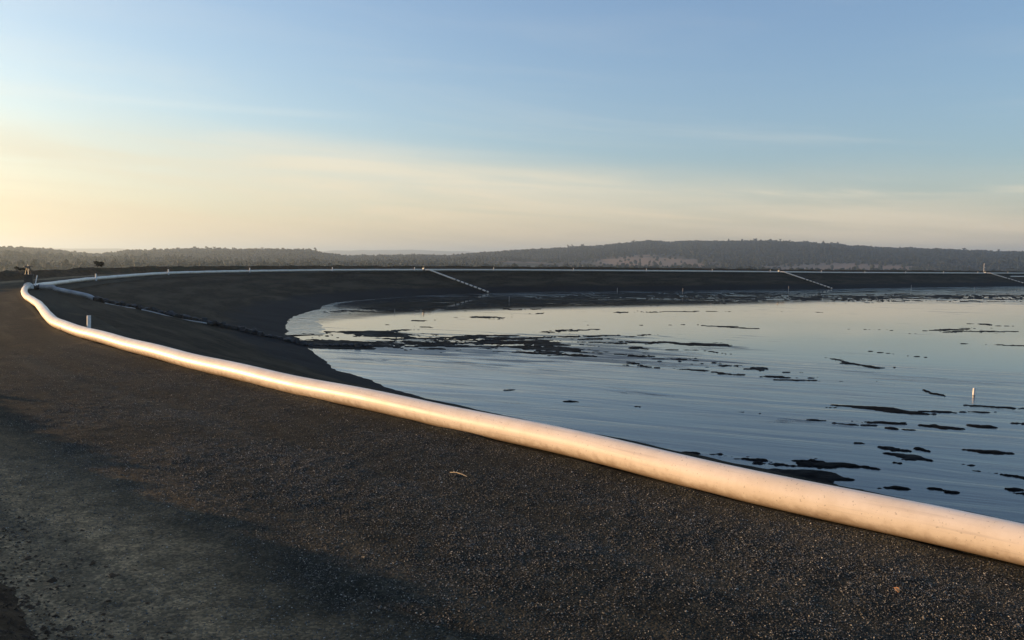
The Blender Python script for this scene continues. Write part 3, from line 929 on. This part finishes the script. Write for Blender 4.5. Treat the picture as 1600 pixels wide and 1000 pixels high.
# scrub on the outer bund
def shrub(x, y, z, h, wid, k, label):
    o = empty('shrub', (x, y, z), label, 'shrub', None, random.uniform(0, 6))
    cm = crown_mesh(420, wid * 0.5, h * 0.38, wid * 0.07, 300 + k, h * 0.58)
    link('foliage', cm, o, M['foliage'])
    mb = MB()
    for i in range(5):
        a_ = i * 1.26
        mb.tube((0, 0, -0.15), (math.cos(a_) * wid * 0.25, math.sin(a_) * wid * 0.25, h * 0.6), 0.018, 5, 0.008)
    mb.build('stem', M['bark'], o)


S_VALVE = s_near(-21.75, 36.1)
S_V2, S_V3, S_V4 = s_near(-10.6, 95.6), s_near(42.7, 129.2), s_near(96.0, 163.7)
PIPE_R = 0.113


def on_path(s, d=0.0, z=0.0):
    p = path(np.array(s)); n = inward(np.array(s))
    x, y = p + n * d
    return Vector((float(x), float(y), z + float(crest_z(np.array(p[0]), np.array(p[1])))))


def signed_d(x, y):
    return float(np.sqrt(((DENSE - np.array([x, y])) ** 2).sum(1).min()))


def slope_at(x, y):
    d = signed_d(x, y)
    q = DENSE[np.argmin(((DENSE - np.array([x, y])) ** 2).sum(1))]
    return (-(d - 0.7) / (SLOPE * float(run_k(q[0], q[1]))) if d > 1.0 else 0.0) + float(crest_z(np.array(x), np.array(y)))


def sweep(name, pts, r, mat, parent=None, n=20, u0=0.0):
    """round pipe through pts with uv = (length, angle from the underside)"""
    P = np.array([tuple(p) for p in pts], float)
    T = np.gradient(P, axis=0); T /= np.linalg.norm(T, axis=1, keepdims=True)
    side = np.cross(T, np.array([0, 0, 1.0])); side /= np.linalg.norm(side, axis=1, keepdims=True)
    up = np.cross(side, T)
    a = np.linspace(0, 2 * np.pi, n + 1)
    rr = np.full(len(P), r) if np.isscalar(r) else np.asarray(r)
    V = P[:, None] + rr[:, None, None] * (side[:, None] * np.sin(a)[None, :, None] - up[:, None] * np.cos(a)[None, :, None])
    L = u0 + np.concatenate([[0], np.cumsum(np.linalg.norm(np.diff(P, axis=0), axis=1))])
    uv = np.stack([L[:, None] + 0 * a, 0 * L[:, None] + a / (2 * np.pi)], -1).reshape(-1, 2)
    me = mesh_np(name, V.reshape(-1, 3), grid_faces(len(P), n + 1), True, uv)
    return link(name, me, parent, mat)


def bead(s, parent, r=PIPE_R + 0.0022, wd=0.013, d=0.0, mat='pipe'):
    p = on_path(s, d, PIPE_R)
    t = tangent(np.array(s))
    mb = MB()
    mb.tube(p - Vector((*t, 0)) * wd / 2, p + Vector((*t, 0)) * wd / 2, r, 28)
    return mb.build('weld_bead', M[mat], parent, True)


def pipeline(s0, s1, joints, label, step):
    o = empty('tailings_pipe', on_path((s0 + s1) / 2), label, 'pipe')
    inv = Matrix.Translation(-o.location)
    cuts = [s0] + [j for j in joints if s0 < j < s1] + [s1]
    for a, b_ in zip(cuts[:-1], cuts[1:]):
        S = np.linspace(a + 0.0005, b_ - 0.0005, max(3, int((b_ - a) / step)))
        w_ = 0.035 * np.sin(S * 0.55) * sstep(S, s0, s0 + 2) * sstep(S, s1, s1 - 2)
        lift = 0.012 * np.sin(S * 1.1 + 1) ** 2
        pts = [on_path(s, dd, PIPE_R + lf - 0.004) for s, dd, lf in zip(S, w_, lift)]
        c = sweep('pipe_section', pts, PIPE_R, M['pipe'], o, 32 if step < 0.5 else 16, a)
        c.matrix_parent_inverse = inv
    for j in cuts[1:-1]:
        c = bead(j, o, d=0.035 * math.sin(j * 0.55))
        c.matrix_parent_inverse = inv
    return o


JN = [s_near(-9.35, 16.65), s_near(-16.1, 27.0)]
pipeline(-7.5, S_VALVE - 0.16, JN, 'long off-white pipe lit warm by the sun along the near gravel crest', 0.12)
POSTS = [s_near(*CP[i]) for i in range(12, 28)]
pipeline(S_VALVE + 0.16, S_V2 - 0.12, POSTS[:5], 'shaded white pipe curving along the left bank between the large valve and the next', 0.5)
pipeline(S_V2 + 0.12, S_V3 - 0.12, POSTS[5:10], 'thin far white pipe along the bank top between the two middle valves', 1.0)
pipeline(S_V3 + 0.12, S_V4 - 0.12, POSTS[10:15], 'thin far white pipe along the bank top between the two rightmost valves', 1.0)
pipeline(S_V4 + 0.12, S_V4 + 48, POSTS[15:], 'thin far white pipe along the bank top beyond the rightmost valve', 1.5)

# guide posts standing at the pipe
ORD = ['first', 'second', 'third', 'fourth', 'fifth']


def post(s, d, h, r, label, group, lean=0.0):
    p = on_path(s, d)
    mb = MB()
    n = 14
    prof = [(r, 0.0 - 0.15), (r, h), (r * 0.78, h), (r * 0.78, h - 0.12)]
    V = [(q * math.cos(2 * math.pi * i / n) + lean * z, q * math.sin(2 * math.pi * i / n), z) for q, z in prof for i in range(n)]
    F = [(k * n + i, k * n + (i + 1) % n, (k + 1) * n + (i + 1) % n, (k + 1) * n + i) for k in range(3) for i in range(n)]
    F.append(tuple(3 * n + i for i in range(n)))
    mb.add(V, F)
    o = mb.build('guide_post', M['white'], None, True)
    o.location = p
    return set_props(o, label, 'post', group)


post(s_near(-8.95, 16.1), 0.27, 0.39, 0.037, 'white hollow post stub standing behind the sunlit near pipe at its bend', None, 0.03)
for i, s in enumerate(POSTS):
    k, seg_ = i % 5, i // 5
    lab = ['white guide post at the pipe on the left bank, %s past the large valve' % ORD[k],
           'white guide post at the far pipe, %s to the right of the sunlit valve' % ORD[k],
           'tiny white guide post at the far pipe, %s past the third valve' % ORD[k],
           'tiny white guide post at the far pipe beyond the rightmost valve'][seg_]
    post(s + 0.3, 0.20, 0.43, 0.045, lab, 'guide posts along the far pipe')


# ---- valves
def valve(s, scale, label, wheel_mat, outlet=True, tall=1.0):
    t = tangent(np.array(s))
    o = empty('gate_valve', on_path(s), label, 'valve', None, math.atan2(t[1], t[0]))
    o.scale = (scale,) * 3
    z0 = PIPE_R / scale
    r = (PIPE_R + 0.01) / scale
    mb = MB()
    mb.tube((-0.10, 0, z0), (0.10, 0, z0), r * 1.22, 24)
    mb.box((0, 0, z0 + 0.30), (0.14, 0.34, 0.46))
    mb.box((0, 0, z0 + 0.54), (0.20, 0.40, 0.05))
    mb.box((0, 0, 0.015), (0.30, 0.46, 0.05))
    mb.build('body', M['iron'], o, True)
    for sg in (-1, 1):
        mf = MB(); mf.tube((sg * 0.105, 0, z0), (sg * 0.16, 0, z0), r * 1.7, 24)
        fl = mf.build('flange', M['white'], o, True)
        mbt = MB()
        for i in range(8):
            a = i * math.pi / 4 + 0.39
            mbt.tube((sg * 0.155, math.cos(a) * r * 1.32, z0 + math.sin(a) * r * 1.32), (sg * 0.185, math.cos(a) * r * 1.32, z0 + math.sin(a) * r * 1.32), 0.016, 6)
        set_props(mbt.build('bolts', M['steel'], fl), kind='stuff')
    top = z0 + 0.56 + 0.30 * tall
    my = MB()
    for sg in (-1, 1):
        my.tube((0, sg * 0.12, z0 + 0.55), (0, sg * 0.05, top), 0.022, 8)
    my.box((0, 0, top), (0.08, 0.16, 0.04))
    my.build('yoke', M['iron'], o)
    ms = MB(); ms.tube((0, 0, z0 + 0.3), (0, 0, top + 0.14), 0.016, 8)
    ms.build('stem', M['steel'], o)
    mw = MB(); mw.torus((0, 0, top + 0.05), (0, 0, 1), 0.17, 0.018, 24, 8)
    for i in range(3):
        a = i * math.pi * 2 / 3
        mw.tube((0, 0, top + 0.05), (math.cos(a) * 0.17, math.sin(a) * 0.17, top + 0.05), 0.011, 6)
    mw.build('hand_wheel', wheel_mat, o)
    if outlet:
        mo = MB(); mo.tube((0.0, 0, z0), (0.0, -0.42, z0 - 0.03), r * 0.85, 20)
        mo.tube((0.0, -0.37, z0 - 0.03), (0.0, -0.42, z0 - 0.03), r * 1.2, 20)
        mo.build('outlet', M['iron'], o, True)
    ml = MB(); ml.tube((-0.12, -0.26, z0 + 0.05), (-0.02, -0.34, z0 + 0.52), 0.022, 8)
    ml.build('lever', M['white'], o)
    return o


valve(S_VALVE, 1.0, 'large dark gate valve joining the sunlit and the shaded pipe at the left', M['iron'])
valve(S_V2, 0.55, 'far valve catching the sun above the longest drop pipe', M['yellow'])
valve(S_V3, 0.52, 'far valve above the middle drop pipe on the right half of the bank', M['white'])
valve(S_V4, 0.55, 'far valve beside the tall pole near the right edge', M['white'], True, 1.2)

mp = MB()
mp.tube((0, 0, -0.1), (0, 0, 2.1), 0.028, 8); mp.tube((0, 0, 1.35), (0.42, 0.1, 1.2), 0.03, 6)
pole = mp.build('marker_pole', M['white'])
pole.location = on_path(S_V4 + 0.9, -0.7)
set_props(pole, 'tall thin pale pole with a short arm standing by the rightmost valve', 'pole')


# ---- drop pipes from the far valves down to the pond
def drop_pipe(s, end, label, r=0.10, collars=True):
    a = on_path(s, 0.25)
    f = 0.5
    while f < 1.4 and slope_at(a.x + (end[0] - a.x) * f, a.y + (end[1] - a.y) * f) > POND_Z - 0.02: f += 0.01
    e = Vector((a.x + (end[0] - a.x) * f, a.y + (end[1] - a.y) * f, POND_Z))
    print('drop pipe end', e, f)
    o = empty('drop_pipe', a, label, 'pipe')
    inv = Matrix.Translation(-a)
    N = 40; pts = []
    for i in range(N):
        f = i / (N - 1)
        x = a.x + (e.x - a.x) * f; y = a.y + (e.y - a.y) * f
        z = slope_at(x, y) + r + 0.06
        if signed_d(x, y) < 1.0: z = min(PIPE_R + a.z, z + 0.03)
        pts.append(Vector((x, y, max(z, POND_Z + 0.08))))
    c = sweep('pipe_body', pts, r, M['pipe'], o, 14); c.matrix_parent_inverse = inv
    if collars:
        L = (pts[-1] - pts[0]).length
        nc = int(L / 0.56)
        for k in range(nc):
            f = (k + 0.5) / nc
            if f < 0.45: continue
            i = f * (N - 1); i0 = int(i); p = pts[i0].lerp(pts[i0 + 1], i - i0)
            tdir = (pts[i0 + 1] - pts[i0]).normalized()
            mb = MB(); mb.tube(p - tdir * 0.08, p + tdir * 0.08, r * 1.16, 14)
            q = mb.build('collar', M['lump'], o, True); q.matrix_parent_inverse = inv
    return o


drop_pipe(S_V2, (-2.9, 92.6), 'white drop pipe with dark collars running down the bank from the sunlit valve')
drop_pipe(S_V3, (49.9, 123.6), 'white drop pipe slanting down the middle of the far right bank')
drop_pipe(S_V4, (104.5, 158.5), 'white drop pipe slanting down the bank out of the right edge of view')

ps = np.arange(S_V4 + 4.2, S_V4 + 34, 1.0)
sp_ = sweep('spare_pipe', [on_path(s, 3.0, -(3.0 - 0.7) / SLOPE + 0.13) for s in ps], 0.12, M['pipe'], None, 12)
set_props(sp_, 'short white pipe lying below the bank top at the right edge of view', 'pipe')

# ---- discharge below the large valve: white pipe, then a ragged black row down into the pond
A = on_path(S_VALVE, 0.42); A = Vector((A.x, A.y, 0))
CH0, CH1 = Vector((A.x, A.y, 0)), Vector((-9.9, 35.4, 0))


def chan(x):
    f = (x - CH0.x) / (CH1.x - CH0.x)
    y = CH0.y + (CH1.y - CH0.y) * f - 0.15 * math.sin(f * 3.1)
    return y


pts = []
for x in np.linspace(A.x, -18.4, 24):
    y = chan(x)
    f = (x - A.x) / (-18.4 - A.x)
    pts.append(Vector((x, y, slope_at(x, y) + 0.12 - 0.16 * sstep(f, 0.75, 1.0))))
o = sweep('discharge_pipe', pts, 0.10, M['dull'], None, 18)
set_props(o, 'shaded white outlet pipe running down the bank from the large valve', 'pipe')
for xa, xb, lab in ((-18.0, -16.6, 'upper'), (-16.3, -13.4, 'lower')):
    pts = [Vector((x, chan(x) - 0.42 - 0.05 * math.sin(x * 3), slope_at(x, chan(x)) + 0.02 + 0.035 * math.sin(x * 2.3 + 1))) for x in np.linspace(xa, xb, 16)]
    o = sweep('buried_hose', pts, 0.035, M['stake'], None, 8)
    set_props(o, '%s stretch of thin pale hose half buried below the black row on the bank' % lab, 'hose')


def lump_mesh(k):
    g = random.Random(500 + k)
    import bmesh
    bm = bmesh.new()
    bmesh.ops.create_icosphere(bm, subdivisions=1 if k % 3 else 2, radius=1)
    for v in bm.verts:
        c = v.co
        q = Vector([math.copysign(abs(x) ** 0.6, x) for x in c])
        v.co = q * g.uniform(0.72, 1.08)
    me = bpy.data.meshes.new('lump'); bm.to_mesh(me); bm.free()
    me.materials.append(M['lump'])
    return me


LM = [lump_mesh(k) for k in range(6)]
x = -18.8; k = 0
while x < -6.2:
    y = chan(x) + random.uniform(-0.12, 0.12)
    inpond = slope_at(x, y) < POND_Z
    sz = random.uniform(0.08, 0.17) * (0.75 if inpond else 1)
    z = (POND_Z if inpond else max(slope_at(x, y), POND_Z)) + sz * 0.35
    o = bpy.data.objects.new('lump', LM[k % 6]); col.objects.link(o)
    o.location = (x, y, z)
    o.scale = (sz * random.uniform(0.9, 1.7), sz * random.uniform(0.8, 1.3), sz * random.uniform(0.7, 1.15))
    o.rotation_euler = (random.uniform(-.4, .4), random.uniform(-.4, .4), random.uniform(0, 6))
    if inpond: set_props(o, 'black lump in the row reaching out from the bank into the pond', 'lump', 'black lumps standing in the pond')
    else: set_props(o, 'black lump in the ragged row running down the left bank', 'lump', 'black lumps down the left bank')
    x += random.uniform(0.10, 0.22) * (1.0 if inpond else 1); k += 1

# ---- stakes and the marker in the pond
for (x, y, h, r, lab) in [
        (37.0, 107.7, 0.85, 0.032, 'thin stake in the still water below the third valve'),
        (20.5, 96.7, 0.75, 0.03, 'thin stake in the far mud right of the picture centre'),
        (13.3, 101.9, 0.5, 0.03, 'short stake at the far water edge just right of the picture centre'),
        (-0.3, 75.2, 0.5, 0.022, 'thin stake in the pond just right of where the longest drop pipe ends'),
        (-8.4, 57.3, 0.28, 0.016, 'faint thin stake in the left part of the pond, left one of two'),
        (-6.5, 57.1, 0.30, 0.016, 'faint thin stake in the left part of the pond, right one of two'),
        (62.3, 125.6, 0.75, 0.03, 'thin dim stake below the far right bank, left of the last valve'),
        (74.7, 130.0, 0.45, 0.03, 'short dim stake at the far water edge below the rightmost valve')]:
    mb = MB(); mb.tube((0, 0, -0.35), (0.01, 0, h), r, 8, r * 0.8)
    o = mb.build('stake', M['stake']); o.location = (x, y, POND_Z)
    set_props(o, lab, 'stake')
mb = MB()
mb.tube((0, 0, -0.3), (0.012, 0, 0.2), 0.036, 14); mb.tube((0.012, 0, 0.2), (0.013, 0, 0.213), 0.036, 14, 0.026)
o = mb.build('marker_post', M['white'], None, True); o.location = (14.15, 24.35, POND_Z)
set_props(o, 'short white marker post lit by the sun in the near right water', 'post')

shrub(-34.1, 66.0, 0.45, 0.55, 0.95, 1, 'dark rounded shrub on the earth bund above the pipe at left')
shrub(-29.6, 48.4, 0.45, 0.35, 0.5, 2, 'small sparse shrub on the earth bund near the left edge')


# ---- loose gravel on the crest: too many stones to count
def gravel():
    N = 480000
    # closer stones show larger, so they are sown more densely
    s0, s1 = -3.5, 15.0
    s = rng.uniform(s0, s1, N * 2)
    d = rng.uniform(-4.2, -0.12, N * 2)
    P = path(s); Nn = inward(s)
    X = P[:, 0] + Nn[:, 0] * d; Y = P[:, 1] + Nn[:, 1] * d
    dist = np.hypot(X, Y)
    clump = fbm(X * 1.1, Y * 1.1, 4, 141)
    keep = (Y > 2.0) & (np.abs(X / np.maximum(Y, .1)) < 0.78)
    keep &= rng.uniform(0, 1, len(s)) < np.clip(1.15 - dist * 0.065, 0.04, 1) * np.clip(0.15 + 1.9 * (clump - 0.25), 0.1, 1) * np.where(d < -3.0, 0.45, 1)
    X, Y, s, d = X[keep], Y[keep], s[keep], d[keep]
    n = len(X)
    size = 0.0019 * np.exp(rng.normal(0, 0.5, n)) + 0.0010
    size = np.minimum(size, 0.0048)
    big = rng.uniform(0, 1, n) < 0.0015
    size[big] *= rng.uniform(1.6, 2.8, big.sum())
    Z = z_road(s, d, X, Y)
    base = np.array([(1, 0, 0), (0, 1, 0), (-1, 0, 0), (0, -1, 0), (0, 0, 1), (0, 0, -1)], float)
    F = np.array([(0, 1, 4), (1, 2, 4), (2, 3, 4), (3, 0, 4), (1, 0, 5), (2, 1, 5), (3, 2, 5), (0, 3, 5)])
    th = rng.uniform(0, 2 * np.pi, n); c, sn = np.cos(th), np.sin(th)
    V = base[None] * rng.uniform(0.65, 1.35, (n, 6, 1)) + rng.normal(0, 0.18, (n, 6, 3))
    V = V * (size[:, None] * np.stack([rng.uniform(0.8, 1.5, n), rng.uniform(0.7, 1.1, n), rng.uniform(0.5, 0.95, n)], -1))[:, None, :]
    V = np.stack([V[..., 0] * c[:, None] - V[..., 1] * sn[:, None], V[..., 0] * sn[:, None] + V[..., 1] * c[:, None], V[..., 2]], -1)
    V += np.stack([X, Y, Z + size * 0.25], -1)[:, None, :]
    FF = (F[None] + (np.arange(n) * 6)[:, None, None]).reshape(-1, 3)
    me = mesh_np('gravel', V.reshape(-1, 3), FF, False)
    m, t, b = new_mat('loose_gravel')
    g = nd(t, 'ShaderNodeNewGeometry')
    cr = nd(t, 'ShaderNodeValToRGB'); lk(t, g.outputs['Random Per Island'], cr.inputs[0])
    e = cr.color_ramp.elements
    e[0].position = 0.0; e[0].color = (0.030, 0.029, 0.028, 1)
    e[1].position = 1.0; e[1].color = (0.52, 0.48, 0.40, 1)
    for pos, cc in ((0.45, (0.062, 0.058, 0.048, 1)), (0.80, (0.135, 0.124, 0.100, 1)), (0.95, (0.25, 0.225, 0.175, 1))):
        q = e.new(pos); q.color = cc
    lk(t, cr.outputs[0], b.inputs['Base Color']); b.inputs['Roughness'].default_value = 0.7
    o = link('gravel', me, None, m)
    set_props(o, 'loose dark gravel strewn over the crest road beside the near pipe', 'gravel', None, 'stuff')


gravel()


def clods():
    n = 16000
    s = rng.uniform(-2.5, 9.0, n)
    d = TOE - 0.12 + rng.normal(0, 0.30, n)
    P = path(s); Nn = inward(s)
    X = P[:, 0] + Nn[:, 0] * d; Y = P[:, 1] + Nn[:, 1] * d
    k = (fbm(X * 2.2, Y * 2.2, 4, 211) + rng.uniform(-0.12, 0.12, n) > 0.44) & (Y > 1.5)
    X, Y, s, d = X[k], Y[k], s[k], d[k]
    n = len(X)
    size = np.minimum(0.0042 * np.exp(rng.normal(0, 0.55, n)) + 0.002, 0.016)
    Z = np.maximum(z_road(s, d, X, Y), z_bund(s[:, None], d[:, None], X[:, None], Y[:, None])[:, 0])
    base = np.array([(1, 0, 0), (.3, .95, 0), (-.8, .6, 0), (-.8, -.6, 0), (.3, -.95, 0), (0, 0, 1), (0, 0, -.7)], float)
    F = np.array([(i, (i + 1) % 5, 5) for i in range(5)] + [((i + 1) % 5, i, 6) for i in range(5)])
    V = base[None] * rng.uniform(0.6, 1.4, (n, 7, 1)) + rng.normal(0, 0.15, (n, 7, 3))
    V = V * (size[:, None] * np.stack([rng.uniform(0.8, 1.7, n), rng.uniform(0.8, 1.4, n), rng.uniform(0.5, 1.0, n)], -1))[:, None, :]
    V += np.stack([X, Y, Z + size * 0.2], -1)[:, None, :]
    FF = (F[None] + (np.arange(n) * 7)[:, None, None]).reshape(-1, 3)
    o = link('soil_clods', mesh_np('soil_clods', V.reshape(-1, 3), FF, False), None, M['clod'])
    set_props(o, 'crumbly brown soil clods spilling from the bund at lower left', 'soil', None, 'stuff')


clods()

mb = MB()
tp = [Vector((-0.46, 6.06, 0.012)), Vector((-0.41, 6.025, 0.022)), Vector((-0.36, 5.985, 0.018)), Vector((-0.325, 5.96, 0.010))]
for a_, b_ in zip(tp[:-1], tp[1:]): mb.tube(a_, b_, 0.0035, 6, 0.003)
mb.tube(tp[1], tp[1] + Vector((0.01, 0.03, 0.012)), 0.002, 5)
set_props(mb.build('straw', M['straw']), 'pale dry straw lying alone on the dark gravel road', 'straw')
mb = MB()
n = 6
V = []; F = []
for i in range(n):
    f = i / (n - 1); wv = 0.011 * math.sin(math.pi * (0.08 + 0.84 * f)); z = 0.006 + 0.012 * math.sin(f * 2.6)
    for sx, zz in ((-1, 0.004), (0, 0.0), (1, 0.004)):
        V.append((1.95 + sx * wv, 3.90 + f * 0.045, z + zz + 0.008))
F = [(i * 3 + j, i * 3 + j + 1, i * 3 + j + 4, i * 3 + j + 3) for i in range(n - 1) for j in range(2)]
mb.add(V, F)
o = mb.build('leaf', M['leaf'])
md = o.modifiers.new('thick', 'SOLIDIFY'); md.thickness = 0.0015
set_props(o, 'small orange dry leaf lying on the gravel at lower right', 'leaf')


# ------------------------------------------------------------------ haze
hz = MB()
hz.box((0, 0, 0), (1, 1, 1))
hm = bpy.data.materials.new('pale_haze')
hm.use_nodes = True
ht = hm.node_tree
ht.nodes.clear()
pv = nd(ht, 'ShaderNodeVolumePrincipled')
pv.inputs['Color'].default_value = (0.64, 0.83, 1.0, 1)
pv.inputs['Density'].default_value = 0.00027
pv.inputs['Anisotropy'].default_value = 0.5
ho = nd(ht, 'ShaderNodeOutputMaterial')
lk(ht, pv.outputs[0], ho.inputs['Volume'])
hob = hz.build('haze', hm)
hob.location = (0, 0, 45)
hob.scale = (25600, 25600, 132)
hob['kind'] = 'stuff'
